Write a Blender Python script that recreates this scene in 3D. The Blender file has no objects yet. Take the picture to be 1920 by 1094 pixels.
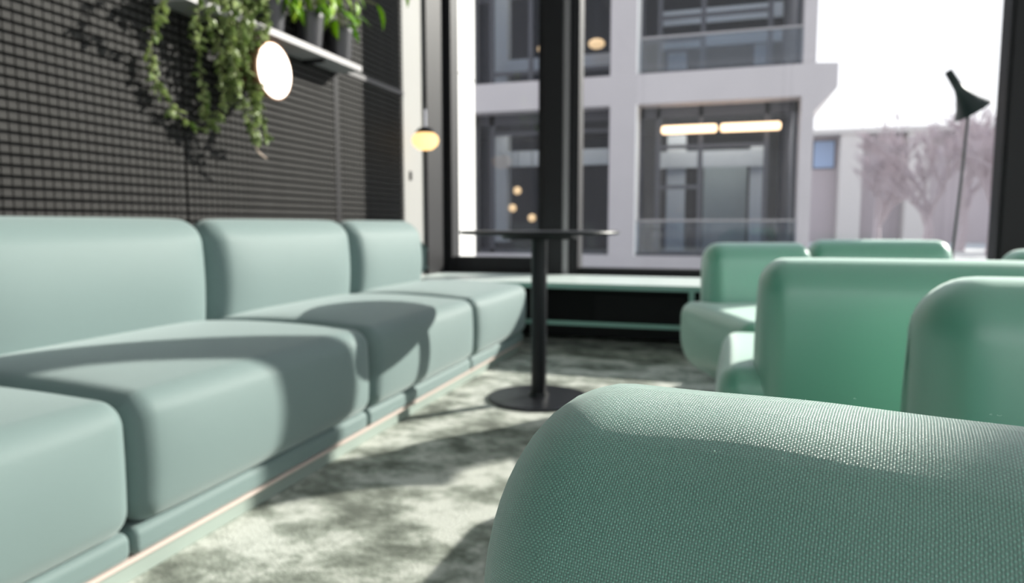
import bpy, bmesh, math, random
from math import sin, cos, pi, radians as R
from mathutils import Vector, Matrix

random.seed(7)
sc = bpy.context.scene
col = sc.collection

# ------------------------------------------------------------ camera
cam_d = bpy.data.cameras.new('camera'); cam = bpy.data.objects.new('camera', cam_d); col.objects.link(cam)
PITCH = math.atan(125/1300.0)
cam.location = (0, 0, 0.76)
cam.rotation_euler = (R(90)-PITCH, 0, R(17.5))
cam_d.sensor_width = 36.0
cam_d.lens = 36.0*1300/1920
cam_d.clip_start = 0.02; cam_d.clip_end = 500
cam_d.dof.use_dof = True
cam_d.dof.focus_distance = 0.335
cam_d.dof.aperture_fstop = 9.0
cam_d.dof.aperture_blades = 0
sc.camera = cam

# ------------------------------------------------------------ sky, sun, exposure
SUN_AZ, SUN_EL = 41.5, 24.5
world = bpy.data.worlds.new('sky'); sc.world = world; world.use_nodes = True
wn = world.node_tree; wn.nodes.clear()
w_out = wn.nodes.new('ShaderNodeOutputWorld'); w_bg = wn.nodes.new('ShaderNodeBackground')
w_tc = wn.nodes.new('ShaderNodeTexCoord'); w_sep = wn.nodes.new('ShaderNodeSeparateXYZ'); w_rp = wn.nodes.new('ShaderNodeValToRGB')
wn.links.new(w_tc.outputs['Generated'], w_sep.inputs[0]); wn.links.new(w_sep.outputs['Z'], w_rp.inputs[0])
wn.links.new(w_rp.outputs[0], w_bg.inputs[0]); wn.links.new(w_bg.outputs[0], w_out.inputs[0])
w_rp.color_ramp.elements[0].position = 0.0; w_rp.color_ramp.elements[0].color = (0.93, 0.91, 0.95, 1)
w_rp.color_ramp.elements[1].position = 1.0; w_rp.color_ramp.elements[1].color = (0.55, 0.68, 0.90, 1)
e_ = w_rp.color_ramp.elements.new(0.35); e_.color = (0.93, 0.94, 1.0, 1)
w_bg.inputs['Strength'].default_value = 1.58
sun_d = bpy.data.lights.new('sun', 'SUN'); sun = bpy.data.objects.new('sun', sun_d); col.objects.link(sun)
sun_d.energy = 8.5; sun_d.angle = R(0.55); sun_d.color = (1.0, 0.95, 0.88)
sdir = Vector((sin(R(SUN_AZ))*cos(R(SUN_EL)), cos(R(SUN_AZ))*cos(R(SUN_EL)), sin(R(SUN_EL))))
sun.rotation_euler = sdir.to_track_quat('Z', 'Y').to_euler(); sun.location = (8, 9, 8)
vs = sc.view_settings
vs.view_transform = 'Standard'; vs.look = 'None'; vs.gamma = 1.0; vs.exposure = 0.0; vs.use_curve_mapping = False
sc.cycles.max_bounces = 10; sc.cycles.transparent_max_bounces = 16
sc.cycles.sample_clamp_indirect = 8.0
sc.cycles.use_denoising = True

# ------------------------------------------------------------ materials
def new_mat(name):
    m = bpy.data.materials.new(name); m.use_nodes = True
    nt = m.node_tree; return m, nt, nt.nodes['Principled BSDF']
def N(nt, t, **kw):
    n = nt.nodes.new(t)
    for k, v in kw.items(): setattr(n, k, v)
    return n
def mix_rgb(nt, fac, a, b, blend='MIX'):
    n = N(nt, 'ShaderNodeMix', data_type='RGBA', blend_type=blend)
    for sock, v in ((n.inputs[0], fac), (n.inputs[6], a), (n.inputs[7], b)):
        if isinstance(v, (int, float)): sock.default_value = v
        elif isinstance(v, tuple): sock.default_value = (*v[:3], 1)
        else: nt.links.new(v, sock)
    return n.outputs[2]
def math_(nt, op, a, b=None, c=None):
    n = N(nt, 'ShaderNodeMath', operation=op)
    for i, v in enumerate((a, b, c)):
        if v is None: continue
        if isinstance(v, (int, float)): n.inputs[i].default_value = v
        else: nt.links.new(v, n.inputs[i])
    return n.outputs[0]
def simple(name, rgb, rough=0.5, metal=0.0, noise=0.0, scale=8.0, bump=0.0, spec=0.5, coat=0.0):
    m, nt, p = new_mat(name)
    p.inputs['Roughness'].default_value = rough; p.inputs['Metallic'].default_value = metal
    p.inputs['Specular IOR Level'].default_value = spec; p.inputs['Coat Weight'].default_value = coat
    p.inputs['Base Color'].default_value = (*rgb, 1)
    if noise or bump:
        tc = N(nt, 'ShaderNodeTexCoord'); nz = N(nt, 'ShaderNodeTexNoise')
        nz.inputs['Scale'].default_value = scale; nz.inputs['Detail'].default_value = 6
        nt.links.new(tc.outputs['Object'], nz.inputs['Vector'])
        if noise:
            d = tuple(c*(1-noise) for c in rgb); l = tuple(min(1, c*(1+noise)) for c in rgb)
            nt.links.new(mix_rgb(nt, nz.outputs[0], d, l), p.inputs['Base Color'])
        if bump:
            b = N(nt, 'ShaderNodeBump'); b.inputs['Strength'].default_value = bump; b.inputs['Distance'].default_value = 0.004
            nt.links.new(nz.outputs[0], b.inputs['Height']); nt.links.new(b.outputs[0], p.inputs['Normal'])
    return m
def emit(name, rgb, strength):
    m, nt, p = new_mat(name)
    p.inputs['Base Color'].default_value = (*rgb, 1)
    p.inputs['Emission Color'].default_value = (*rgb, 1); p.inputs['Emission Strength'].default_value = strength
    return m
def woven(name, rgb, pitch, depth, sheen, sheen_rgb, contrast, spec=0.3, rough=0.6, ior=1.5, bstr=0.9):
    """hopsack upholstery: staggered thread floats laid out on the UV map, which is in metres"""
    m, nt, p = new_mat(name)
    uv = N(nt, 'ShaderNodeTexCoord')
    nz = N(nt, 'ShaderNodeTexNoise'); nz.inputs['Scale'].default_value = 55; nz.inputs['Detail'].default_value = 3
    nt.links.new(uv.outputs['UV'], nz.inputs['Vector'])
    wob = N(nt, 'ShaderNodeVectorMath', operation='SUBTRACT'); wob.inputs[1].default_value = (.5, .5, .5)
    nt.links.new(nz.outputs['Color'], wob.inputs[0])
    wsc = N(nt, 'ShaderNodeVectorMath', operation='SCALE'); wsc.inputs['Scale'].default_value = pitch*0.9
    nt.links.new(wob.outputs[0], wsc.inputs[0])
    add = N(nt, 'ShaderNodeVectorMath', operation='ADD'); nt.links.new(uv.outputs['UV'], add.inputs[0]); nt.links.new(wsc.outputs[0], add.inputs[1])
    s = N(nt, 'ShaderNodeSeparateXYZ'); nt.links.new(add.outputs[0], s.inputs[0])
    u = math_(nt, 'DIVIDE', s.outputs[0], pitch); v = math_(nt, 'DIVIDE', s.outputs[1], pitch*0.92)
    fu = math_(nt, 'FRACT', u); fv = math_(nt, 'FRACT', v)
    su = math_(nt, 'SINE', math_(nt, 'MULTIPLY', fu, pi)); sv = math_(nt, 'SINE', math_(nt, 'MULTIPLY', fv, pi))
    par = math_(nt, 'MODULO', math_(nt, 'ADD', math_(nt, 'FLOOR', u), math_(nt, 'ADD', math_(nt, 'FLOOR', v), 20000)), 2)
    par = math_(nt, 'GREATER_THAN', par, 0.5)
    a = math_(nt, 'MULTIPLY', math_(nt, 'POWER', su, .6), math_(nt, 'POWER', sv, .6))
    lvl = math_(nt, 'MULTIPLY_ADD', par, 0.55, 0.45)
    h = math_(nt, 'MULTIPLY', a, lvl)
    nz2 = N(nt, 'ShaderNodeTexNoise'); nz2.inputs['Scale'].default_value = 1400; nz2.inputs['Detail'].default_value = 3
    nt.links.new(uv.outputs['UV'], nz2.inputs['Vector'])
    h2 = math_(nt, 'MULTIPLY_ADD', nz2.outputs[0], 0.35, h)
    nz3 = N(nt, 'ShaderNodeTexNoise'); nz3.inputs['Scale'].default_value = 260; nz3.inputs['Detail'].default_value = 4
    nt.links.new(uv.outputs['UV'], nz3.inputs['Vector'])
    lo = tuple(c*(1-contrast) for c in rgb); hi = tuple(min(1, c*(1+contrast*1.1)) for c in rgb)
    c1 = mix_rgb(nt, h, lo, hi)
    c2 = mix_rgb(nt, math_(nt, 'MULTIPLY', nz3.outputs[0], 0.5), c1, tuple(min(1, c*1.15) for c in rgb))
    nt.links.new(c2, p.inputs['Base Color'])
    b = N(nt, 'ShaderNodeBump'); b.inputs['Strength'].default_value = bstr; b.inputs['Distance'].default_value = depth; p.inputs['IOR'].default_value = ior
    nt.links.new(h2, b.inputs['Height']); nt.links.new(b.outputs[0], p.inputs['Normal'])
    p.inputs['Roughness'].default_value = rough; p.inputs['Specular IOR Level'].default_value = spec
    p.inputs['Sheen Weight'].default_value = sheen; p.inputs['Sheen Roughness'].default_value = 0.52
    p.inputs['Sheen Tint'].default_value = (*sheen_rgb, 1)
    return m

M = {}
M['mint_weave'] = woven('mint_weave', (0.058, 0.30, 0.215), 0.00115, 0.00034, 0.75, (0.9, 1.0, 0.97), 0.85, 1.0, 0.42, 1.9, 1.0)
M['mint_far'] = woven('mint_fabric', (0.09, 0.37, 0.25), 0.00098, 0.00005, 0.8, (0.9, 1.0, 0.97), 0.1, 1.0, 0.42, 1.8, 0.4)
M['teal_far'] = woven('grey_teal_fabric', (0.148, 0.210, 0.205), 0.0014, 0.0001, 0.35, (0.9, 1.0, 1.0), 0.1)
M['piping'] = simple('piping_thread', (0.10, 0.30, 0.24), 0.8)
M['black'] = simple('black_frame_metal', (0.011, 0.011, 0.013), 0.5, 0.0, spec=0.3)
M['matt_black'] = simple('matt_black', (0.008, 0.008, 0.009), 0.8)
M['silver'] = simple('brushed_silver', (0.30, 0.29, 0.30), 0.45, 0.6)
M['table_black'] = simple('black_table_laminate', (0.009, 0.010, 0.013), 0.38, spec=0.3)
M['slat'] = simple('dark_slat_lacquer', (0.034, 0.033, 0.032), 0.7, 0, 0.35, 14.0, spec=0.2)
M['stile'] = simple('dark_stile', (0.014, 0.0135, 0.016), 0.6, spec=.2)
M['white_wall'] = simple('white_wall_paint', (0.33, 0.325, 0.315), 0.7, 0, 0.03, 3.0)
M['pale_room'] = simple('pale_room_paint', (0.75, 0.75, 0.74), 0.8)
M['ceil'] = simple('ceiling_paint', (0.78, 0.79, 0.79), 0.9)
M['shelf'] = simple('light_grey_shelf_lacquer', (0.38, 0.365, 0.375), 0.45)
M['pot'] = simple('dark_grey_glazed_pot', (0.035, 0.035, 0.04), 0.30, 0.0, 0, 1, 0, 0.6)
M['soil'] = simple('soil', (0.03, 0.02, 0.015), 0.95, 0, 0.5, 60, 0.5)
M['stem'] = simple('green_brown_stem', (0.20, 0.22, 0.08), 0.7)
M['copper'] = simple('copper_strip', (0.62, 0.51, 0.46), 0.5, 0.0)
M['copper_body'] = simple('copper_lamp_body', (0.45, 0.25, 0.16), 0.4, 0.5)
M['plinth'] = simple('pale_green_plinth', (0.31, 0.37, 0.335), 0.5)
M['mint_metal'] = simple('mint_powder_coat', (0.24, 0.44, 0.38), 0.35)
M['mint_top'] = simple('pale_mint_bench_top', (0.74, 0.84, 0.81), 0.30)
M['chrome'] = simple('chrome', (0.7, 0.7, 0.72), 0.25, 1.0)
M['lamp_shade'] = simple('dark_green_lamp_enamel', (0.02, 0.032, 0.034), 0.4)
M['lamp_pole'] = simple('grey_lamp_pole', (0.10, 0.10, 0.11), 0.4)
M['glow_white'] = emit('opal_diffuser_lit', (1.0, 0.90, 0.78), 3.0)
M['glow_bulb'] = emit('filament_glow', (1.0, 0.62, 0.26), 1.6)
M['glow_tube'] = emit('warm_linear_light', (1.0, 0.68, 0.42), 2.4)
M['glow_far'] = emit('far_warm_bulb', (1.0, 0.62, 0.30), 1.6)
M['concrete'] = simple('pale_grey_concrete', (0.45, 0.42, 0.43), 0.85, 0, 0.08, 1.2)
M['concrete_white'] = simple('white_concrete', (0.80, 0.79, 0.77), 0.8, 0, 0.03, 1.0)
M['concrete_refl'] = simple('reflected_concrete', (0.62, 0.61, 0.58), 0.85)
M['far_frame'] = simple('far_window_frame', (0.04, 0.042, 0.055), 0.5)
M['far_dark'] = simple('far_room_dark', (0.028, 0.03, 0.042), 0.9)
M['far_blue'] = simple('far_blue_glass', (0.30, 0.40, 0.60), 0.3)
M['far_wall'] = simple('far_pink_grey_wall', (0.46, 0.40, 0.42), 0.9, 0, 0.1, .4)
M['far_col'] = simple('far_beige_column', (0.62, 0.58, 0.56), 0.9)
M['pave'] = simple('street_paving', (0.42, 0.42, 0.42), 0.9, 0, 0.2, 2)
M['bark'] = simple('pale_bare_bark', (0.45, 0.385, 0.41), 0.9)
M['fibre'] = simple('pale_fibre', (0.8, 0.95, 0.9), 0.6)

# carpet: mottled grey green pile
m, nt, p = new_mat('mottled_carpet'); M['carpet'] = m
tc = N(nt, 'ShaderNodeTexCoord'); mp = N(nt, 'ShaderNodeMapping'); mp.inputs['Rotation'].default_value = (0, 0, R(25)); mp.inputs['Scale'].default_value = (1.0, 1.35, 1)
nt.links.new(tc.outputs['Object'], mp.inputs[0])
n1 = N(nt, 'ShaderNodeTexNoise'); n1.inputs['Scale'].default_value = 3.6; n1.inputs['Detail'].default_value = 10; n1.inputs['Roughness'].default_value = 0.72; n1.inputs['Distortion'].default_value = 0.15
nt.links.new(mp.outputs[0], n1.inputs['Vector'])
rp = N(nt, 'ShaderNodeValToRGB'); nt.links.new(n1.outputs[0], rp.inputs[0])
rp.color_ramp.elements[0].position = 0.40; rp.color_ramp.elements[0].color = (0.06, 0.075, 0.05, 1)
rp.color_ramp.elements[1].position = 0.575; rp.color_ramp.elements[1].color = (0.60, 0.62, 0.56, 1)
e2 = rp.color_ramp.elements.new(0.485); e2.color = (0.24, 0.27, 0.22, 1)
n2 = N(nt, 'ShaderNodeTexNoise'); n2.inputs['Scale'].default_value = 160; n2.inputs['Detail'].default_value = 4
nt.links.new(tc.outputs['Object'], n2.inputs['Vector'])
cc = mix_rgb(nt, 0.55, rp.outputs[0], n2.outputs[0], 'OVERLAY')
nt.links.new(cc, p.inputs['Base Color']); p.inputs['Roughness'].default_value = 0.95; p.inputs['Sheen Weight'].default_value = 0.2
b = N(nt, 'ShaderNodeBump'); b.inputs['Strength'].default_value = 0.7; b.inputs['Distance'].default_value = 0.006
nt.links.new(n2.outputs[0], b.inputs['Height']); nt.links.new(b.outputs[0], p.inputs['Normal'])

# window glass: clear, glare veil mixed in as faint translucency, mirror at grazing angles
def glass(name, tint, refl, veil):
    m = bpy.data.materials.new(name); m.use_nodes = True; nt = m.node_tree; nt.nodes.clear()
    o = N(nt, 'ShaderNodeOutputMaterial'); t = N(nt, 'ShaderNodeBsdfTransparent'); g = N(nt, 'ShaderNodeBsdfGlossy'); d = N(nt, 'ShaderNodeBsdfTranslucent')
    t.inputs[0].default_value = (*tint, 1); g.inputs['Roughness'].default_value = 0.02; d.inputs[0].default_value = (.95, .95, 1, 1)
    gm = N(nt, 'ShaderNodeNewGeometry'); dt = N(nt, 'ShaderNodeVectorMath', operation='DOT_PRODUCT')
    nt.links.new(gm.outputs['Incoming'], dt.inputs[0]); nt.links.new(gm.outputs['Normal'], dt.inputs[1])
    k5 = math_(nt, 'POWER', math_(nt, 'SUBTRACT', 1.0, math_(nt, 'ABSOLUTE', dt.outputs['Value'])), 5.0)
    fr = math_(nt, 'MULTIPLY_ADD', k5, 0.9, refl)
    a = N(nt, 'ShaderNodeMixShader'); c = N(nt, 'ShaderNodeMixShader'); c.inputs[0].default_value = veil
    nt.links.new(fr, a.inputs[0]); nt.links.new(t.outputs[0], a.inputs[1]); nt.links.new(g.outputs[0], a.inputs[2])
    nt.links.new(a.outputs[0], c.inputs[1]); nt.links.new(d.outputs[0], c.inputs[2]); nt.links.new(c.outputs[0], o.inputs[0])
    return m
M['glass'] = glass('clear_window_glass', (.97, .98, .97), 0.014, 0.003)
M['far_glass'] = glass('far_window_glass', (.72, .76, .82), 0.012, 0.004)
M['rail_glass'] = glass('balcony_glass', (.86, .91, .95), 0.03, 0.10)

def leaf_mat(name, a, b_):
    m, nt, p = new_mat(name)
    oi = N(nt, 'ShaderNodeObjectInfo')
    c = mix_rgb(nt, oi.outputs['Random'], a, b_)
    nt.links.new(c, p.inputs['Base Color']); p.inputs['Roughness'].default_value = 0.35
    tr = N(nt, 'ShaderNodeBsdfTranslucent'); nt.links.new(c, tr.inputs[0])
    mx = N(nt, 'ShaderNodeMixShader'); mx.inputs[0].default_value = 0.45
    out = nt.nodes['Material Output']
    nt.links.new(p.outputs[0], mx.inputs[1]); nt.links.new(tr.outputs[0], mx.inputs[2]); nt.links.new(mx.outputs[0], out.inputs[0])
    return m
M['leaf_trail'] = leaf_mat('trailing_leaf', (0.16, 0.25, 0.06), (0.50, 0.58, 0.27))
M['leaf_broad'] = leaf_mat('broad_leaf', (0.14, 0.34, 0.02), (0.42, 0.60, 0.05))

# ------------------------------------------------------------ helpers
def link(name, me, m, parent=None, loc=None, rot=None, smooth=False):
    if m is not None and not me.materials: me.materials.append(m)
    o = bpy.data.objects.new(name, me); col.objects.link(o)
    if parent: o.parent = parent
    if loc: o.location = loc
    if rot: o.rotation_euler = rot
    if smooth:
        for f in me.polygons: f.use_smooth = True
    return o
def obj(name, bm, m, parent=None, loc=None, rot=None, smooth=False):
    me = bpy.data.meshes.new(name); bmesh.ops.recalc_face_normals(bm, faces=bm.faces); bm.to_mesh(me); bm.free()
    return link(name, me, m, parent, loc, rot, smooth)
def box(bm, x0, x1, y0, y1, z0, z1, bev=0.0):
    vs_ = [bm.verts.new((x, y, z)) for x in (x0, x1) for y in (y0, y1) for z in (z0, z1)]
    fs = [bm.faces.new([vs_[i] for i in q]) for q in ((0,1,3,2),(4,6,7,5),(0,4,5,1),(2,3,7,6),(0,2,6,4),(1,5,7,3))]
    if bev:
        es = list({e for f in fs for e in f.edges})
        bmesh.ops.bevel(bm, geom=es, offset=bev, segments=2, affect='EDGES', profile=0.5)
    return bm
def bx(x0, x1, y0, y1, z0, z1, bev=0.0): return box(bmesh.new(), x0, x1, y0, y1, z0, z1, bev)
def lathe(prof, seg=40, cap=True, bm=None, off=(0,0,0)):
    bm = bm or bmesh.new(); rings = []
    for r, z in prof:
        rings.append([bm.verts.new((off[0]+r*cos(2*pi*i/seg), off[1]+r*sin(2*pi*i/seg), off[2]+z)) for i in range(seg)])
    for a, b_ in zip(rings, rings[1:]):
        for i in range(seg): bm.faces.new((a[i], a[(i+1)%seg], b_[(i+1)%seg], b_[i]))
    if cap: bm.faces.new(rings[0][::-1]); bm.faces.new(rings[-1])
    return bm
def tube(pts, rad, seg=8, bm=None):
    bm = bm or bmesh.new(); pts = [Vector(p_) for p_ in pts]; rings = []
    for i, p_ in enumerate(pts):
        t = (pts[min(i+1, len(pts)-1)] - pts[max(i-1, 0)]).normalized()
        ref = Vector((0,0,1)) if abs(t.z) < .9 else Vector((1,0,0))
        a = t.cross(ref).normalized(); b_ = t.cross(a)
        r = rad[i] if isinstance(rad, (list, tuple)) else rad
        rings.append([bm.verts.new(p_ + a*r*cos(2*pi*k/seg) + b_*r*sin(2*pi*k/seg)) for k in range(seg)])
    for a, b_ in zip(rings, rings[1:]):
        for k in range(seg): bm.faces.new((a[k], a[(k+1)%seg], b_[(k+1)%seg], b_[k]))
    bm.faces.new(rings[0][::-1]); bm.faces.new(rings[-1])
    return bm
def empty(name, loc, rz, label, cat, group=None):
    o = bpy.data.objects.new(name, None); o.empty_display_size = .05; col.objects.link(o); o.location = loc; o.rotation_euler = (0,0,rz)
    o['label'] = label; o['category'] = cat
    if group: o['group'] = group
    return o
def tag(o, label, cat, group=None):
    o['label'] = label; o['category'] = cat
    if group: o['group'] = group
    return o
def struct(name, bm, m, **k):
    o = obj(name, bm, m, **k)
    o['kind'] = 'structure'; return o

def cushion(name, m, parent, L, D, Hh, r, re0, re1, by=0.0, bz=0.0, bxe=0.0, loc=(0,0,0), rot=None,
            x0=None, taper=0.0, wrinkle=0.0, seed=0, nprof=None, label=None, ns=44):
    """soft upholstered block: a rounded profile (depth D, height Hh) swept along local x over length L,
    the ends closing with their own radius; UV in metres along the cloth"""
    rnd = random.Random(seed)
    def prof(ins):
        hy, hz = D/2-ins, Hh/2-ins; rr = max(min(r-ins*0.55, hy, hz), 0.012)
        pts = []; nq, nf = 9, 9
        for (cy, cz, a0) in ((hy-rr, hz-rr, 0), (-hy+rr, hz-rr, 90), (-hy+rr, -hz+rr, 180), (hy-rr, -hz+rr, 270)):
            for k in range(nq+1):
                a = R(a0+90*k/nq); pts.append((cy+rr*cos(a), cz+rr*sin(a)))
            nxt = {0: (-hy+rr, hz), 90: (-hy, -hz+rr), 180: (hy-rr, -hz), 270: (hy, hz-rr)}[a0]
            p0 = pts[-1]
            for k in range(1, nf): pts.append((p0[0]+(nxt[0]-p0[0])*k/nf, p0[1]+(nxt[1]-p0[1])*k/nf))
        return pts
    st = []
    nr = 9
    for k in range(nr): a = pi/2*k/nr; st.append((-L/2+re0*(1-cos(a)), re0*(1-sin(a)), re0*a))
    base = re0*pi/2; Lm = L-re0-re1
    for k in range(ns+1): st.append((-L/2+re0+Lm*k/ns, 0.0, base+Lm*k/ns))
    for k in range(nr-1, -1, -1):
        a = pi/2*k/nr; st.append((L/2-re1*(1-cos(a)), re1*(1-sin(a)), base+Lm+re1*(pi/2-a)))
    bm = bmesh.new(); uvl = bm.loops.layers.uv.new('UVMap')
    ph = [rnd.uniform(0, 6) for _ in range(8)]
    def shape(x, y, z, fx):
        ny, nz = y/(D/2), z/(Hh/2)
        y2 = y + by*ny*(1-min(1, nz*nz))*fx
        z2 = z + bz*nz*(1-min(1, ny*ny))*fx
        if taper and nz < 0:
            k = 1 - taper*nz*nz; y2 *= k; x *= k
        if wrinkle:
            w = wrinkle*(sin(x*31+ph[0]+y*9)*sin(z*17+ph[1]+x*7) + .5*sin(x*63+z*40+ph[2]))
            y2 += w*(1 if y > 0 else -1); z2 += .6*w
        return (x, y2, z2)
    rings, arcs = [], []
    for x, ins, ua in st:
        pr = prof(ins); fx = max(0.0, 1-(abs(x)/(L/2))**6)
        rings.append([bm.verts.new(shape(x, y, z, fx)) for y, z in pr])
        s = [0.0]
        for k in range(1, len(pr)): s.append(s[-1]+math.dist(pr[k], pr[k-1]))
        s.append(s[-1]+math.dist(pr[0], pr[-1])); arcs.append(s)
    ref = arcs[len(arcs)//2]
    n = len(rings[0])
    for i in range(len(rings)-1):
        for k in range(n):
            k2 = (k+1) % n
            f = bm.faces.new((rings[i][k], rings[i][k2], rings[i+1][k2], rings[i+1][k])); f.smooth = True
            for lp, (uu, vv) in zip(f.loops, ((st[i][2], ref[k]), (st[i][2], ref[k+1]), (st[i+1][2], ref[k+1]), (st[i+1][2], ref[k]))): lp[uvl].uv = (uu, vv)
    for ring, sgn in ((rings[0], -1), (rings[-1], 1)):
        prev = ring; xc = ring[0].co.x
        cy = sum(v.co.y for v in ring)/n; cz = sum(v.co.z for v in ring)/n
        for f_ in (0.8, 0.55, 0.3, 0.08):
            cur = [bm.verts.new((xc+sgn*bxe*(1-f_*f_), cy+(v.co.y-cy)*f_, cz+(v.co.z-cz)*f_)) for v in ring]
            for k in range(n):
                k2 = (k+1) % n; q = (prev[k], prev[k2], cur[k2], cur[k])
                f = bm.faces.new(q if sgn > 0 else q[::-1]); f.smooth = True
                for lp in f.loops: lp[uvl].uv = (lp.vert.co.y+7, lp.vert.co.z+7)
            prev = cur
        f = bm.faces.new(prev); f.smooth = True
        for lp in f.loops: lp[uvl].uv = (lp.vert.co.y+7, lp.vert.co.z+7)
    me = bpy.data.meshes.new(name); bmesh.ops.recalc_face_normals(bm, faces=bm.faces); bm.to_mesh(me); bm.free()
    o = link(name, me, m, parent, loc, rot)
    if label: o['label'] = label
    return o

# ------------------------------------------------------------ room shell
YW = 4.80; XL = -2.05; ZC = 4.3
struct('floor', bx(-2.3, 7, -6, 5.0, -0.06, 0), M['carpet'])
struct('ceiling', bx(-2.3, 7.2, -6.2, 5.0, ZC, ZC+.1), M['ceil'])
struct('wall_back', bx(-2.3, 7.2, -6.2, -6.0, 0, .43), M['pale_room'])
struct('wall_right', bx(7.0, 7.2, -6.0, 5.0, 0, .43), M['pale_room'])
wl = struct('wall_left', bx(-2.3, XL-.018, -6.0, 4.15, 0, ZC), M['matt_black'])
# slatted cladding, every slat a part of the left wall; each slat is notched every 32 mm
P = 0.0325
def slat_mesh(y0, y1):
    bm = bmesh.new(); n = int((y1-y0)/P); q = (y1-y0)/n
    box(bm, XL-.018, XL-.013, y0, y1, -.0108, .0108)
    for k in range(n): box(bm, XL-.014, XL, y0+k*q+.0025, y0+(k+1)*q-.0025, -.0108, .0108)
    me = bpy.data.meshes.new('slat'); bmesh.ops.recalc_face_normals(bm, faces=bm.faces); bm.to_mesh(me); bm.free(); me.materials.append(M['slat']); return me
for (y0, y1) in ((0.62, 2.240), (2.250, 3.33), (3.375, 4.148)):
    me = slat_mesh(y0, y1); z = 0.66
    while z < 2.5:
        if not (abs(z-1.60) < .028):
            link('slat', me, None, wl, (0, 0, z))
        z += P
obj('stile', bx(XL-.018, XL+.002, 3.332, 3.373, .6, 2.5), M['stile'], wl)
obj('rail', bx(XL-.018, XL+.012, 0.6, 4.148, 1.588, 1.614), simple('grey_rail', (.10, .095, .10), .45), wl)
w2 = struct('wall_left_pilaster', bx(-2.3, XL+.004, 4.15, 4.46, 0, ZC), M['white_wall'])
w2.name = 'wall_left_end'
so = empty('wall_socket', (XL+.004, 4.24, 1.085), 0, 'small dark switch on the white pilaster beside the slatted wall', 'switch')
obj('switch_plate', bx(0, .008, -.013, .013, -.03, .03, .002), M['black'], so)
obj('rocker', bx(.007, .011, -.008, .008, -.02, .02, .001), M['stile'], so)
struct('trim_1', bx(-2.3, XL+.03, 4.46, 4.72, 0, ZC), M['black'])
t2 = struct('trim_2', bx(-2.3, XL+.012, 4.722, 5.0, 0, ZC), M['stile'])
# window wall: low spandrel, frames, panes
struct('wall_front', bx(-2.05, 7.0, YW+.02, 5.0, 0, .43), M['matt_black'])
struct('wall_front_lintel', bx(-2.05, 7.0, YW+.02, 5.0, 4.15, ZC), M['matt_black']).name = 'trim_3'
def window(n, x0, x1, zb, fw, loc=None, rz=0):
    w = bpy.data.objects.new('window_%d' % n, None); col.objects.link(w); w.location = loc or ((x0+x1)/2, YW, 0); w.rotation_euler = (0, 0, rz); w['kind'] = 'structure'
    a, b_ = x0-(x0+x1)/2, x1-(x0+x1)/2
    g = obj('pane', bx(a, b_, .072, .080, zb, 4.12), M['glass'], w)
    obj('bottom_rail', bx(a, b_, .02, .14, .432, zb), M['black'], w)
    obj('top_rail', bx(a, b_, .02, .14, 4.10, 4.148), M['black'], w)
    obj('frame_side', bx(a-.0, a+fw, .0, .15, .432, 4.148), M['black'], w)
    obj('frame_side', bx(b_-fw, b_, .0, .15, .432, 4.148), M['black'], w)
    return w
window(1, -2.036, -1.262, .525, .055)
window(2, -1.045, 1.52, .458, .018)
window(3, 1.70, 4.20, .458, .02)
window(4, 4.38, 6.98, .458, .02)
for k in range(4):   # unseen right side, glazed to bring in more fill light
    window(5+k, 0, 2.62, .45, .05, (7.0, 4.8-1.35-k*2.7, 0), R(-90))
for k in range(3):   # unseen end behind the camera, glazing added for extra fill
    window(9+k, 0, 2.95, .45, .05, (-.5+k*3.05, -6.0, 0), R(180))
mu = bpy.data.objects.new('trim_4', None); col.objects.link(mu); mu.location = (-1.155, YW, 0); mu['kind'] = 'structure'
obj('mullion', bx(-.107, .022, -.06, .17, .0, 4.15, .004), M['black'], mu)
obj('cover_strip', bx(.024, .064, -.045, .15, .0, 4.15, .003), M['silver'], mu)
obj('mullion', bx(.066, .110, -.02, .15, .0, 4.15, .003), M['black'], mu)
struct('trim_5', bx(1.52, 1.70, YW-.02, YW+.18, 0, 4.15, .004), M['black'])
struct('trim_6', bx(4.20, 4.38, YW-.02, YW+.18, 0, 4.15, .004), M['black'])

# ------------------------------------------------------------ banquette along the left wall
plinth = tag(obj('sofa_plinth', bx(-1.88, -1.205, .12, 3.96, 0.0, .046, .002), M['plinth']), 'low pale green plinth with copper strip under the banquette', 'plinth')
cs = obj('copper_strip', bx(-1.876, -1.188, .12, 3.97, .0465, .0560, .001), M['copper'], plinth)
cs['label'] = 'thin copper coloured strip'
def module(y0, y1, label, re_b1=.075, seed=0):
    L = y1-y0
    t = empty('sofa_module', (-1.16, (y0+y1)/2, .056), R(90), label, 'sofa', 'grey-green banquette modules along the slatted wall')
    # local x runs along the wall, local y points to the wall
    cushion('seat_cushion', M['teal_far'], t, L-.006, .79, .285, .050, .056, .050, by=.022, bz=.034, bxe=.0, loc=(0, .40, .206), seed=seed)
    cushion('backrest', M['teal_far'], t, L-.010, .165, .45, .080, .080, re_b1, by=.048, bz=.008, loc=(0, .745, .495), seed=seed+5)
    cushion('lower_band', M['teal_far'], t, L-.008, .70, .062, .02, .016, .016, loc=(0, .373, .031), seed=seed+9, ns=20)
    return t
module(.105, 1.10, 'banquette module nearest the camera, cut by the left edge of the photo', seed=1)
module(1.10, 2.10, 'large banquette module crossed by the broad curved shadow band', seed=2)
module(2.10, 3.10, 'banquette module under the round shadow of the table top', seed=3)
module(3.10, 3.99, 'far banquette module at the window end, beside the low bench', re_b1=.17, seed=4)

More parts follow.
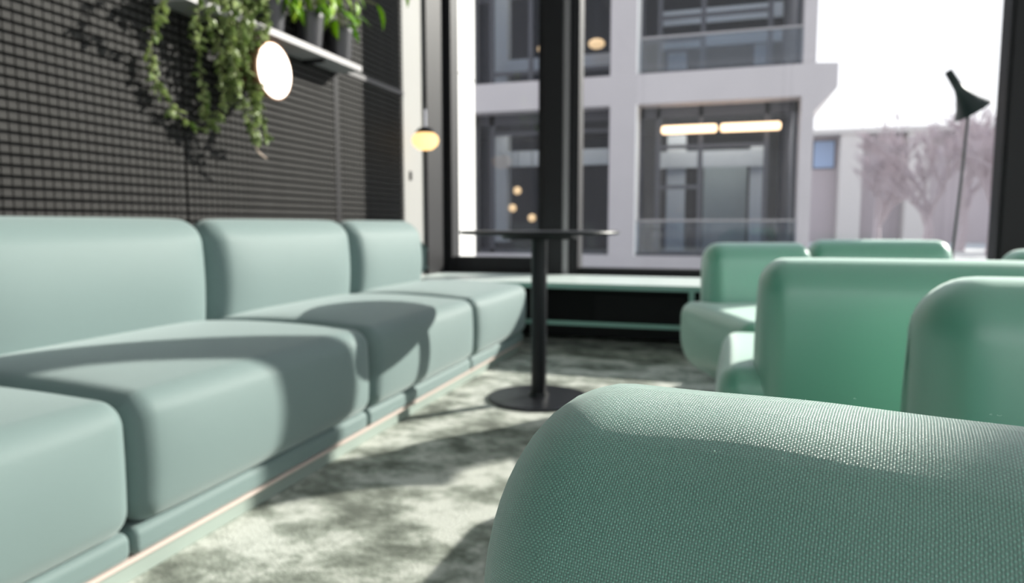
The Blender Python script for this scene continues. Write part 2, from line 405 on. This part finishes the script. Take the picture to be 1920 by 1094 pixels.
# ------------------------------------------------------------ pedestal table
tb = empty('pedestal_table', (-.786, 2.883, 0), 0, 'black round pedestal table standing alone on the carpet', 'table')
obj('table_base', lathe([(.222, 0), (.226, .004), (.224, .010), (.214, .013), (.045, .016), (.040, .03)], 56), M['table_black'], tb, smooth=False)
obj('pole', lathe([(.034, .028), (.034, .70)], 32), M['table_black'], tb, smooth=False)
obj('mounting_plate', lathe([(.16, .700), (.163, .704), (.163, .716), (.16, .7185)], 40), M['table_black'], tb)
obj('tabletop', lathe([(.332, .719), (.340, .722), (.342, .728), (.340, .733), (.334, .735)], 72), M['table_black'], tb)

# ------------------------------------------------------------ low bench and convector under the window
bn = empty('low_bench', (-.53, 4.38, 0), 0, 'long low mint metal bench under the window wall', 'bench')
bxr = 1.48
obj('bench_top', bx(-1.50, bxr, -.33, .36, .385, .412, .004), M['mint_top'], bn)
obj('top_frame', bx(-1.50, bxr, -.338, -.331, .380, .411), M['mint_metal'], bn)
for xx in (-1.49, .325, 1.45):
    obj('leg', bx(xx-.015, xx+.015, -.335, -.305, 0, .384, .002), M['mint_metal'], bn)
    obj('leg', bx(xx-.015, xx+.015, .31, .34, 0, .384, .002), M['mint_metal'], bn)
obj('lower_rail', bx(-1.474, bxr-.05, -.335, -.305, .158, .182, .002), M['mint_metal'], bn)
obj('lower_rail', bx(-1.474, bxr-.05, .31, .34, .158, .182, .002), M['mint_metal'], bn)
cv = empty('convector', (-.45, 4.52, 0), 0, 'black floor convector with slotted front behind the low bench', 'radiator')
obj('casing', bx(-1.35, 1.30, -.10, .12, .03, .34, .006), M['matt_black'], cv)
for k in range(7):
    obj('slot_bar', bx(-.38, .18, -.112, -.098, .12+k*.027, .134+k*.027), M['black'], cv)
for xx in (-1.1, 1.1): obj('foot', bx(xx-.04, xx+.04, -.06, .06, 0, .03), M['matt_black'], cv)

# ------------------------------------------------------------ lounge chairs in mint cloth
def lounge(name, x, y, rz, w, d, label, cat='chair', over=.07, h=.68, detail=False, re_top=.06, rr=.08, T=.18, group='mint lounge chairs'):
    """back stands at local +y, the seat opens to local -y; origin under the outer back face centre"""
    t = empty(name, (x, y, 0), rz, label, cat, group)
    mt = M['mint_weave'] if detail else M['mint_far']

    cushion('seat_cushion', M['mint_far'], t, w+2*over, d-.03, .29, .055, .05, .05, by=.012, bz=.010, bxe=.012, loc=(0, -d/2-.005, .28), taper=.13, seed=11)
    bh = h-.17
    cushion('backrest', mt, t, w, T, bh, rr, re_top, re_top, by=.012, bz=.004, bxe=.006, loc=(0, -T/2, h-bh/2), seed=21, wrinkle=(.0006 if detail else 0), ns=120 if detail else 44)
    obj('base', bx(-w/2+.08, w/2-.08, -d+.12, -.10, 0, .16, .01), M['matt_black'], t)
    return t
lounge('lounge_chair', .07, 3.28, R(23), .46, .74, 'mint lounge chair farthest left of its group, its seat corner facing the black table', over=.09)
lounge('lounge_chair', .63, 3.40, R(180), .58, .62, 'mint lounge chair behind the large mid-row back, only its sunlit top showing', over=.0, h=.69)
lounge('lounge_chair', 1.13, 2.68, R(2), .62, .58, 'far right mint lounge chair, only a thin sunlit top edge showing at the photo edge', over=.02)
lounge('lounge_chair', .375, 1.655, R(180), .62, .66, 'mint lounge chair with the broad plain back facing us, its seat peeking out left', over=.085)
lounge('lounge_chair', .62, 1.265, R(-3), .70, .66, 'mint lounge chair at the right photo edge, in front of the broad plain back', over=.02, rr=.085, re_top=.085)
fg = lounge('lounge_chair', 0, 0, 0, .66, .66, 'foreground mint lounge chair, its woven backrest filling the lower right corner', over=-.03, detail=True, h=.675, rr=.09, T=.18, re_top=.052)
fg.location = (.241, .379, 0); fg.rotation_euler = (0, 0, R(-12))

# ------------------------------------------------------------ arched floor lamp behind the chairs
fl = empty('floor_lamp', (1.10, 4.10, 0), 0, 'dark floor lamp with tilted cone shade in front of the window', 'lamp')
obj('lamp_foot', lathe([(.11, 0), (.115, .005), (.11, .018), (.02, .022)], 36), M['lamp_shade'], fl)
obj('pole', tube([(0, 0, .02), (-.01, 0, .6), (.012, 0, 1.0), (.025, 0, 1.34), (.018, 0, 1.40)], .0075, 10), M['lamp_pole'], fl, smooth=True)
bmS = lathe([(.002, .155), (.018, .152), (.022, .05), (.030, .02), (.055, -.035), (.088, -.085), (.090, -.088), (.086, -.088), (.052, -.035), (.02, .0), (.002, .0)], 40, cap=False)
obj('shade', bmS, M['lamp_shade'], fl, loc=(.0, 0, 1.405), rot=(R(8), R(-33), 0), smooth=True)
obj('joint', lathe([(.012, -.02), (.012, .02)], 16), M['lamp_pole'], fl, loc=(.015, 0, 1.40), rot=(R(90), 0, 0))

# ------------------------------------------------------------ plant shelf, pots, plants
sh = tag(obj('plant_shelf', bx(XL+.001, -1.905, 2.12, 3.38, 1.572, 1.602, .003), M['shelf']), 'pale grey wall shelf carrying a row of dark plant pots', 'shelf')
obj('bracket', bx(-2.045, -1.93, 2.40, 2.415, 1.555, 1.573), M['black'], sh); obj('bracket', bx(-2.045, -1.93, 3.05, 3.065, 1.555, 1.573), M['black'], sh)
ZS = 1.603
def pot(t, r, h):
    """the pot and its soil, parts of the potted plant t (whose origin is the shelf top)"""
    obj('pot', lathe([(r*.74, 0), (r*.78, .004), (r, h-.02), (r*1.03, h-.018), (r*1.03, h), (r*.95, h), (r*.93, h-.02)], 40), M['pot'], t)
    obj('soil', lathe([(r*.93, h-.03), (r*.5, h-.018), (.005, h-.015)], 24), M['soil'], t)

def leaf_mesh(name, L, W, bend, m):
    bm = bmesh.new(); uv = []
    prof_ = ((0, .05), (.18, .62), (.42, 1.0), (.68, .8), (.88, .36), (1, .02))
    rows = []
    for t, wv in prof_:
        z = -bend*t*t*L; y = t*L
        rows.append([bm.verts.new((-wv*W/2, y, z+.10*W*wv)), bm.verts.new((0, y, z)), bm.verts.new((wv*W/2, y, z+.10*W*wv))])
    for a, b_ in zip(rows, rows[1:]):
        bm.faces.new((a[0], a[1], b_[1], b_[0])); bm.faces.new((a[1], a[2], b_[2], b_[1]))
    me = bpy.data.meshes.new(name)
    top = [v for v in bm.verts]
    ex = bmesh.ops.extrude_face_region(bm, geom=list(bm.faces))
    for v in ex['geom']:
        if isinstance(v, bmesh.types.BMVert): v.co.z -= .0007
    bmesh.ops.recalc_face_normals(bm, faces=bm.faces); bm.to_mesh(me); bm.free()
    for f in me.polygons: f.use_smooth = True
    me.materials.append(m); return me
LM = leaf_mesh('small_leaf', .028, .021, .25, M['leaf_trail'])
LB = leaf_mesh('broad_leaf', .115, .062, .35, M['leaf_broad'])
LB2 = leaf_mesh('narrow_leaf', .13, .035, .6, M['leaf_broad'])

def strand_pts(ctrl, n):
    """Catmull-Rom through control points"""
    c = [Vector(q) for q in ctrl]; c = [2*c[0]-c[1]] + c + [2*c[-1]-c[-2]]; out = []
    segs = len(c)-3
    for i in range(n):
        u = i/(n-1)*segs; k = min(int(u), segs-1); t = u-k
        p0, p1, p2, p3 = c[k:k+4]
        out.append(.5*((2*p1)+(-p0+p2)*t+(2*p0-5*p1+4*p2-p3)*t*t+(-p0+3*p1-3*p2+p3)*t*t*t))
    return out
# strands in room coordinates: (x, y, z)
strands = [
    ([(-1.885, 2.161, 1.655), (-1.885, 2.161, 1.58), (-1.919, 2.19, 1.515), (-1.97, 2.233, 1.472), (-2.012, 2.295, 1.43), (-2.012, 2.306, 1.33), (-2.012, 2.31, 1.238), (-2.012, 2.32, 1.171)], 64),
    ([(-1.885, 2.056, 1.621), (-1.885, 1.977, 1.508), (-1.953, 2.009, 1.433), (-2.012, 2.056, 1.357), (-2.012, 2.069, 1.284), (-2.012, 2.115, 1.226), (-2.012, 2.203, 1.161), (-2.012, 2.316, 1.145), (-1.96, 2.327, 1.197), (-1.96, 2.37, 1.297), (-1.96, 2.357, 1.399), (-1.953, 2.343, 1.518), (-1.885, 2.314, 1.625), (-1.885, 2.364, 1.721)], 150),
    ([(-1.885, 2.244, 1.682), (-1.885, 2.234, 1.602), (-1.919, 2.252, 1.532), (-1.987, 2.357, 1.484), (-2.012, 2.439, 1.42), (-2.012, 2.458, 1.316), (-2.012, 2.495, 1.279)], 80),
    ([(-1.911, 2.397, 1.734), (-1.893, 2.357, 1.639), (-1.899, 2.34, 1.534), (-1.905, 2.361, 1.437), (-1.911, 2.387, 1.34), (-1.893, 2.404, 1.237), (-1.899, 2.463, 1.149), (-1.905, 2.492, 1.102)], 125),
    ([(-1.935, 2.527, 1.779), (-1.917, 2.472, 1.675), (-1.923, 2.494, 1.576), (-1.929, 2.475, 1.465), (-1.935, 2.504, 1.364), (-1.917, 2.516, 1.255), (-1.923, 2.58, 1.126)], 130),
    ([(-1.899, 2.584, 1.794), (-1.881, 2.527, 1.688), (-1.887, 2.551, 1.61), (-1.893, 2.519, 1.516), (-1.899, 2.535, 1.411), (-1.881, 2.464, 1.288), (-1.887, 2.487, 1.195)], 105),
    ([(-1.923, 2.444, 1.751), (-1.905, 2.431, 1.62), (-1.911, 2.484, 1.551), (-1.917, 2.521, 1.475), (-1.923, 2.509, 1.364), (-1.905, 2.46, 1.268)], 95),
    ([(-1.947, 2.379, 1.732), (-1.929, 2.321, 1.611), (-1.935, 2.369, 1.544), (-1.941, 2.42, 1.495), (-1.947, 2.438, 1.394), (-1.929, 2.38, 1.318)], 95),
    ([(-1.911, 2.547, 1.783), (-1.893, 2.5, 1.66), (-1.899, 2.404, 1.561), (-1.905, 2.422, 1.472), (-1.911, 2.457, 1.375)], 67),
]
rl = random.Random(3)
def trailing(y, label, idx):
    O = Vector((-1.972, y, ZS))
    t = empty('trailing_plant', O, 0, label, 'plant', 'trailing plants'); pot(t, .066, .15); stems = bmesh.new(); pos = []
    for k in idx:
        ctrl, n = strands[k]; pts = strand_pts(ctrl, n)
        tube([p_-O for p_ in pts[::2]], .0016, 5, stems)
        for p_ in pts:
            if rl.random() < .06: continue
            a = rl.uniform(0, 2*pi); s = rl.uniform(.8, 1.5); r_ = rl.uniform(.002, .016)
            pos.append(((p_-O)+Vector((cos(a), sin(a), rl.uniform(-.5, .5)))*r_, (rl.uniform(-1.3, .2), rl.uniform(-.7, .7), a), s))
    rl.shuffle(pos)
    for lo_, ro, s in pos[:300]:
        o = bpy.data.objects.new('leaf', LM); col.objects.link(o); o.parent = t
        o.location = lo_; o.rotation_euler = ro; o.scale = (s, s, s)
    if pos[300:]:
        bm = bmesh.new()
        for lo_, ro, s in pos[300:]:
            from mathutils import Euler
            n0 = len(bm.verts); bm.from_mesh(LM); bm.verts.ensure_lookup_table()
            mt = Matrix.Translation(lo_) @ Euler(ro).to_matrix().to_4x4() @ Matrix.Scale(s, 4)
            bmesh.ops.transform(bm, matrix=mt, verts=bm.verts[n0:])
        o = obj('small_leaves', bm, M['leaf_trail'], t, smooth=True); o['kind'] = 'stuff'
    obj('stem', stems, M['stem'], t)
    return t, O
trailing(2.24, 'left trailing plant on the shelf, one strand looping down in a wide curve', (0, 1, 2, 7))
tp, O = trailing(2.42, 'dense right trailing plant hanging in front of the glowing round lamp', (3, 4, 5, 6, 8))
bt = obj('dry_tip', tube([Vector(p_)-O for p_ in ((-1.905, 2.478, 1.092), (-1.905, 2.497, 1.063), (-1.905, 2.552, 1.042))], [.004, .006, .003], 6), simple('dry_brown_tip', (.45, .36, .30), .9), tp)
bt['label'] = 'dry brown stem end'

def broad_plant(label, y, n, seed, specials=(), mesh=(LB, LB2)):
    t = empty('leafy_plant', (-1.972, y, ZS), 0, label, 'plant', 'leafy plants on the wall shelf'); pot(t, .070, .165)
    r2 = random.Random(seed); sb = bmesh.new()
    for k in range(n):
        a = r2.uniform(-pi/2-.9, pi/2+.9); rad = r2.uniform(.04, .15); zz = r2.uniform(.17, .35)
        tip = Vector((abs(cos(a))*rad, sin(a)*rad*.8, zz))
        tube([(0, 0, .14), tip*.5+Vector((0, 0, .16)), tip], .0018, 5, sb)
        o = bpy.data.objects.new('leaf', mesh[k % 2]); col.objects.link(o); o.parent = t
        o.location = tip; s = r2.uniform(.6, 1.0); o.scale = (s,)*3
        o.rotation_euler = (r2.uniform(-1.2, .3), r2.uniform(-.5, .5), a-pi/2)
    for (x_, y_, z_, rx, ry, rz, s, w) in specials:
        tip = Vector((x_+1.972, y_-y, z_-ZS))
        tube([(0, 0, .14), Vector((tip.x*.5, tip.y*.5, max(.22, tip.z))), tip], .0018, 5, sb)
        o = bpy.data.objects.new('leaf', mesh[w]); col.objects.link(o); o.parent = t; o.location = tip; o.scale = (s,)*3; o.rotation_euler = (rx, ry, rz)
    obj('stem', sb, M['stem'], t)
broad_plant('bright green plant in the dark pot just right of the trailing plants', 2.70, 12, 5, [(-1.890, 2.799, 1.805, -1.3, 0, -1.2, .9, 1), (-1.880, 2.721, 1.735, -.7, .3, -1.4, .55, 0), (-1.900, 2.899, 1.849, -1.2, .2, -1.0, .8, 1)])
broad_plant('bright green leafy plant in the dark pot second from the shelf end', 3.00, 16, 8, [(-1.890, 3.028, 1.888, -.9, 0, -1.6, 1.0, 0), (-1.880, 3.095, 1.857, -.8, .2, -1.0, 1.0, 0), (-1.890, 2.970, 1.809, -.6, .2, -2.0, .9, 0), (-1.900, 3.205, 1.918, -.9, .2, -1.3, .9, 0)])
broad_plant('leafy plant in the end pot, one large leaf drooping beside the white pilaster', 3.27, 9, 12, [(-1.870, 3.489, 1.951, -.95, .1, -.75, 1.15, 0), (-1.840, 3.749, 2.113, -.8, .3, -.6, .9, 0), (-1.890, 3.159, 1.826, -.5, .3, -1.7, .9, 0), (-1.900, 3.311, 1.964, -.7, .2, -1.2, .8, 0)])

# ------------------------------------------------------------ wall lamps
wlp = empty('wall_lamp', (XL, 2.60, 1.415), 0, 'round glowing white wall lamp with copper body under the shelf', 'lamp')
rx90 = (0, R(90), 0)
obj('lamp_body', lathe([(.06, .001), (.075, .03), (.110, .12), (.118, .150), (.120, .165), (.113, .165)], 48), M['copper_body'], wlp, rot=rx90, smooth=True)
obj('diffuser', lathe([(.113, .150), (.113, .166), (.100, .176), (.06, .184), (.01, .187)], 48), M['glow_white'], wlp, rot=rx90, smooth=True)
pl = empty('pendant_lamp', (-1.87, 4.10, 0), 0, 'small warm glowing pendant bulb hanging before the dark window jamb', 'lamp')
obj('bulb', lathe([(.01, 1.232), (.045, 1.238), (.075, 1.262), (.086, 1.292), (.080, 1.320), (.055, 1.342), (.03, 1.350)], 40), M['glow_bulb'], pl, smooth=True)
obj('cap', lathe([(.058, 1.338), (.062, 1.344), (.045, 1.366), (.02, 1.378)], 32), M['black'], pl)
obj('socket', lathe([(.014, 1.375), (.014, 1.485)], 20), M['chrome'], pl)
obj('cord', lathe([(.0025, 1.485), (.0025, ZC-.03)], 8), M['black'], pl)
obj('ceiling_rose', lathe([(.04, ZC-.03), (.05, ZC-.001)], 24), M['black'], pl)

# ------------------------------------------------------------ outside: paving, white wall, opposite building
gr = struct('pavement', bx(-60, 80, 5.02, 90, -.40, -.14), M['pave'])
fin = empty('white_side_wall', (-2.6, 5.8, -.14), 0, 'sunlit white concrete wall just outside the left window pane', 'wall')
obj('lower_panel', bx(-.3, .30, -.72, .34, 0, 2.21), M['concrete_white'], fin)
obj('upper_panel', bx(-.3, .30, -.72, .34, 2.225, 7), M['concrete_white'], fin)
fin['kind'] = 'structure'; del fin['category']

FB = 14.5
bd = empty('opposite_building', (0, FB, -.14), 0, 'pale concrete office building across the street with deep window openings', 'building')
G = .14
def bp(name, x0, x1, y0, y1, z0, z1, m, parent=bd, bev=0, off=(0,0,0)):
    return obj(name, bx(x0-off[0], x1-off[0], y0-FB-off[1], y1-FB-off[1], z0+G-off[2], z1+G-off[2], bev), m, parent)
RV = .55
xs = [(-9.6, -9.0), (-6.1, -5.62), (-2.46, -1.93), (1.20, 1.43)]
zs = [(.12, 3.2), (3.83, 7.0)]
for a, b_ in xs: bp('pier', a, b_, FB, FB+RV, -.14, 7.6, M['concrete'])
bp('beam', -9.6, 1.43, FB-.002, FB+RV-.002, 3.2, 3.80, M['concrete'])
bp('beam', -9.6, 1.43, FB-.002, FB+RV-.002, 7.0, 7.6, M['concrete'])
bp('sill', -9.6, 1.43, FB-.03, FB+RV-.002, -.13, .12, M['concrete'])
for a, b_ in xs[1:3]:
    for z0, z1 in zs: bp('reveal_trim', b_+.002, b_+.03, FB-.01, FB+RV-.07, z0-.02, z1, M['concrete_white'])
# projecting slab corner with sloped underside
bmc = bmesh.new(); pf = [(1.43, 3.80), (1.82, 3.78), (1.82, 3.33), (1.43, 2.90)]
for yy in (0, 5): [bmc.verts.new((x, yy-.004, z+G)) for x, z in pf]
bmc.verts.ensure_lookup_table(); V = bmc.verts
bmc.faces.new(V[0:4]); bmc.faces.new([V[i] for i in (7, 6, 5, 4)])
for i in range(4): bmc.faces.new((V[i], V[(i+1) % 4], V[4+(i+1) % 4], V[4+i]))
obj('slab_end', bmc, M['concrete'], bd)
bp('side_wall', 1.15, 1.43, FB+RV, FB+9, -.14, 7.6, M['concrete'])
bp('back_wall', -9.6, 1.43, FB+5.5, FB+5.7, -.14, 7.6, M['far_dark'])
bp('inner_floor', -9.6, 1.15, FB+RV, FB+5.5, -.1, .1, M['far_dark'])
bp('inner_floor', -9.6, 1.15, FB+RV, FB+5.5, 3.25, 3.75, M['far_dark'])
bp('roof', -9.6, 1.43, FB+RV, FB+5.7, 7.3, 7.6, M['concrete'])
def fwin(x0, x1, z0, z1, mull, trans):
    w = bp('window', x0, x1, FB+RV-.06, FB+RV, z0, z0+.09, M['far_frame'])
    def sub(nm, *a): return obj(nm, bx(a[0], a[1], a[2]-FB, a[3]-FB, a[4]+G, a[5]+G), a[6], w)
    sub('frame_bar', x0, x1, FB+RV-.06, FB+RV, z1-.22, z1, M['far_frame'])
    for q in [x0+.05, x1-.05]+mull: sub('frame_bar', q-.05, q+.05, FB+RV-.06, FB+RV, z0, z1, M['far_frame'])
    for q, a, b_ in trans: sub('frame_bar', a, b_, FB+RV-.055, FB+RV-.005, q-.04, q+.04, M['far_frame'])
    sub('pane', x0, x1, FB+RV-.03, FB+RV-.02, z0, z1, M['far_glass'])
fwin(-1.93, 1.20, .12, 3.2, [-1.52, -.66, .62], [(2.38, -1.52, .62), (1.55, -1.52, -.66)])
fwin(-5.62, -2.46, .12, 3.2, [-5.2], [(2.78, -5.2, -2.46)])
fwin(-1.93, 1.20, 3.8, 7.0, [-1.52, -.66, .62], [(4.55, -1.9, -.66), (5.0, -1.5, .6)])
fwin(-5.62, -2.46, 3.8, 7.0, [-5.2, -4.3], [(4.1, -5.2, -2.46)])
# frames reflected in the panes, built as solid pale columns and beams behind
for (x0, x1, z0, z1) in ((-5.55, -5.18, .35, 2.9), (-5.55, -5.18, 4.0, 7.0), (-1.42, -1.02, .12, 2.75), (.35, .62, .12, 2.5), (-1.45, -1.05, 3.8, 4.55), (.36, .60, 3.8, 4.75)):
    bp('reflected_column', x0, x1, FB+1.55, FB+1.85, z0, z1, M['concrete_refl'])
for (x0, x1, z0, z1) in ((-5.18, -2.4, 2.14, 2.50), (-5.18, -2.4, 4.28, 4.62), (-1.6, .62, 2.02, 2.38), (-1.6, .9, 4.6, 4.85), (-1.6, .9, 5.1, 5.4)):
    bp('reflected_beam', x0, x1, FB+1.45, FB+1.54, z0, z1, M['concrete_refl'])
bp('partition', -.65, .3, FB+2.4, FB+2.5, .12, 2.1, simple('inner_grey_green', (.42, .46, .44), .9))
for (x0, x1, z0) in ((-1.86, 1.19, 3.80), (-1.90, 1.19, .13)):
    rg = bp('balcony_rail', x0, x1, FB+.10, FB+.12, z0+.02, z0+.72, M['rail_glass'])
    obj('handrail', bx(x0, x1, .085, .135, z0+.70+G, z0+.74+G), M['silver'], rg)
    obj('rail_base', bx(x0, x1, .08, .14, z0+G, z0+.05+G), M['far_frame'], rg)
# lamps inside the building
for i, (x0, x1, yy, zz, lab) in enumerate(((-1.44, -.34, FB+.35, 2.71, 'left lit linear lamp in the opposite lower window'), (-.27, .87, FB+.35, 2.71, 'right lit linear lamp in the opposite lower window'))):
    t = empty('linear_lamp', ((x0+x1)/2, yy, zz), 0, lab, 'lamp', 'linear lamps in the building opposite'); h = (x1-x0)/2
    obj('tube_light', tube([(-h, 0, 0), (-h+.03, 0, 0), (h-.03, 0, 0), (h, 0, 0)], [.05, .085, .085, .05], 14), M['glow_tube'], t, smooth=True)
    for q in (-h*.7, h*.7): obj('hanger', bx(q-.006, q+.006, -.006, .006, .07, .488), M['far_frame'], t)
for (xx, zz, e) in ((-.4, 3.1, 55), (-4.0, 3.1, 28), (-.4, 6.9, 55), (-4.0, 6.9, 28)):  # unseen area lights added to brighten the columns and beams behind the panes
    ld = bpy.data.lights.new('office_fill_light', 'AREA'); ld.shape = 'RECTANGLE'; ld.size = 2.6; ld.size_y = 1.0; ld.energy = e; ld.color = (1, .93, .84)
    lo = bpy.data.objects.new('office_fill_light', ld); col.objects.link(lo); lo.location = (xx, FB+1.0, zz)
def far_lamp(x, z, r, zt, lab, sq=1.0):
    t = empty('hanging_bulb', (x*(FB+1.0)/FB, FB+1.0, z), 0, lab, 'lamp', 'small lamps in the building opposite')
    bm = bmesh.new(); bmesh.ops.create_uvsphere(bm, u_segments=20, v_segments=12, radius=r)
    for v in bm.verts: v.co.z *= sq
    obj('bulb', bm, M['glow_far'], t, smooth=True)
    obj('cord', bx(-.008, .008, -.008, .008, r*sq*.9, zt-z), M['far_frame'], t)
far_lamp(-4.45, 1.55, .09, 3.24, 'highest of the three small orange lamps in the left lower window')
far_lamp(-4.56, 1.15, .09, 3.24, 'leftmost small orange lamp in the left lower window')
far_lamp(-4.12, .92, .09, 3.24, 'lowest small orange lamp in the left lower window')
far_lamp(-5.42, 4.35, .08, 7.28, 'small orange lamp beside the white wall in the upper left window')
far_lamp(-3.92, 4.70, .09, 7.28, 'small orange lamp left of the mullion in the upper window')
far_lamp(-2.75, 4.72, .18, 7.28, 'larger oval orange lamp right of the mullion in the upper window', .6)

# ------------------------------------------------------------ far building and bare trees
fbld = empty('distant_building', (5, 40, -.14), 0, 'hazy low building with blue windows and beige columns far down the street', 'building')
obj('wall', bx(-3.0, 14, 1.0, 6, 0, 5.6), M['far_wall'], fbld)
obj('roof_slab', bx(-3.2, 14.2, -.1, 6.2, 5.6, 5.85), M['far_col'], fbld)
for q in (.30, 3.4): obj('column', bx(q, q+1.05, 0, .9, 0, 5.6), M['far_col'], fbld)
for q in (-.95,):
    w = obj('window', bx(q, q+1.1, .93, 1.0, 3.9, 5.4), M['far_frame'], fbld)
    obj('pane', bx(q+.05, q+1.05, .90, .93, 3.95, 5.35), M['far_blue'], w)
def tree_mesh(seed, H):
    r3 = random.Random(seed); bm = bmesh.new()
    def br(p_, d, L, rad, lv):
        q = p_ + d*L; m_ = p_.lerp(q, .5) + Vector((r3.uniform(-1, 1), r3.uniform(-1, 1), 0))*L*.06
        tube([p_, m_, q] if lv < 3 else [p_, q], [rad, rad*.8, rad*.6], 5 if lv < 2 else 3, bm)
        if lv >= 5: return
        for k in range((4, 3, 4, 4, 5)[lv]):
            a = r3.uniform(0, 2*pi); s = r3.uniform(.35, .8)
            nd = (d + Vector((cos(a)*s, sin(a)*s, r3.uniform(-.1, .35)))).normalized()
            br(p_.lerp(q, r3.uniform(.55, 1)), nd, L*r3.uniform(.62, .84), rad*.58, lv+1)
    br(Vector((0, 0, 0)), Vector((0, 0, 1)), H*.28, .17, 0)
    me = bpy.data.meshes.new('branches'); bm.to_mesh(me); bm.free(); me.materials.append(M['bark']); return me
for i, (x, y, h, lab) in enumerate(((5.2, 29, 4.6, 'bare tree in front of the far building, lowest and left of the others'), (5.9, 25, 5.3, 'second bare tree from the left beyond the right window'),
                               (7.4, 27, 6.3, 'bare tree with the highest crown beyond the right window'), (7.4, 24, 5.2, 'bare tree just left of the floor lamp pole'),
                               (9.3, 28, 5.7, 'bare tree behind the floor lamp pole'), (8.6, 23, 4.8, 'bare tree between the floor lamp pole and the window post'), (11.2, 30, 5.6, 'bare tree half hidden by the right window post'))):
    t = empty('bare_tree', (x, y, -.14), i*1.3, lab, 'tree', 'bare trees down the street')
    me = tree_mesh(30+i, h*.97); link('branches', me, None, t)

# ------------------------------------------------------------ loose fibres on the foreground back
rf = random.Random(9)
for k in range(16):
    x = rf.uniform(-.22, -.02); y0 = rf.uniform(-.10, -.06); z0 = .6785
    pts = [(x, y0, z0)]; a = rf.uniform(0, 6)
    for j in range(6):
        a += rf.uniform(.3, 1.1); pts.append((pts[-1][0]+cos(a)*.0005, y0, max(z0-.0004, pts[-1][2]+sin(a)*.0003)))
    obj('fibre', tube(pts, .00005, 4), M['fibre'], fg)
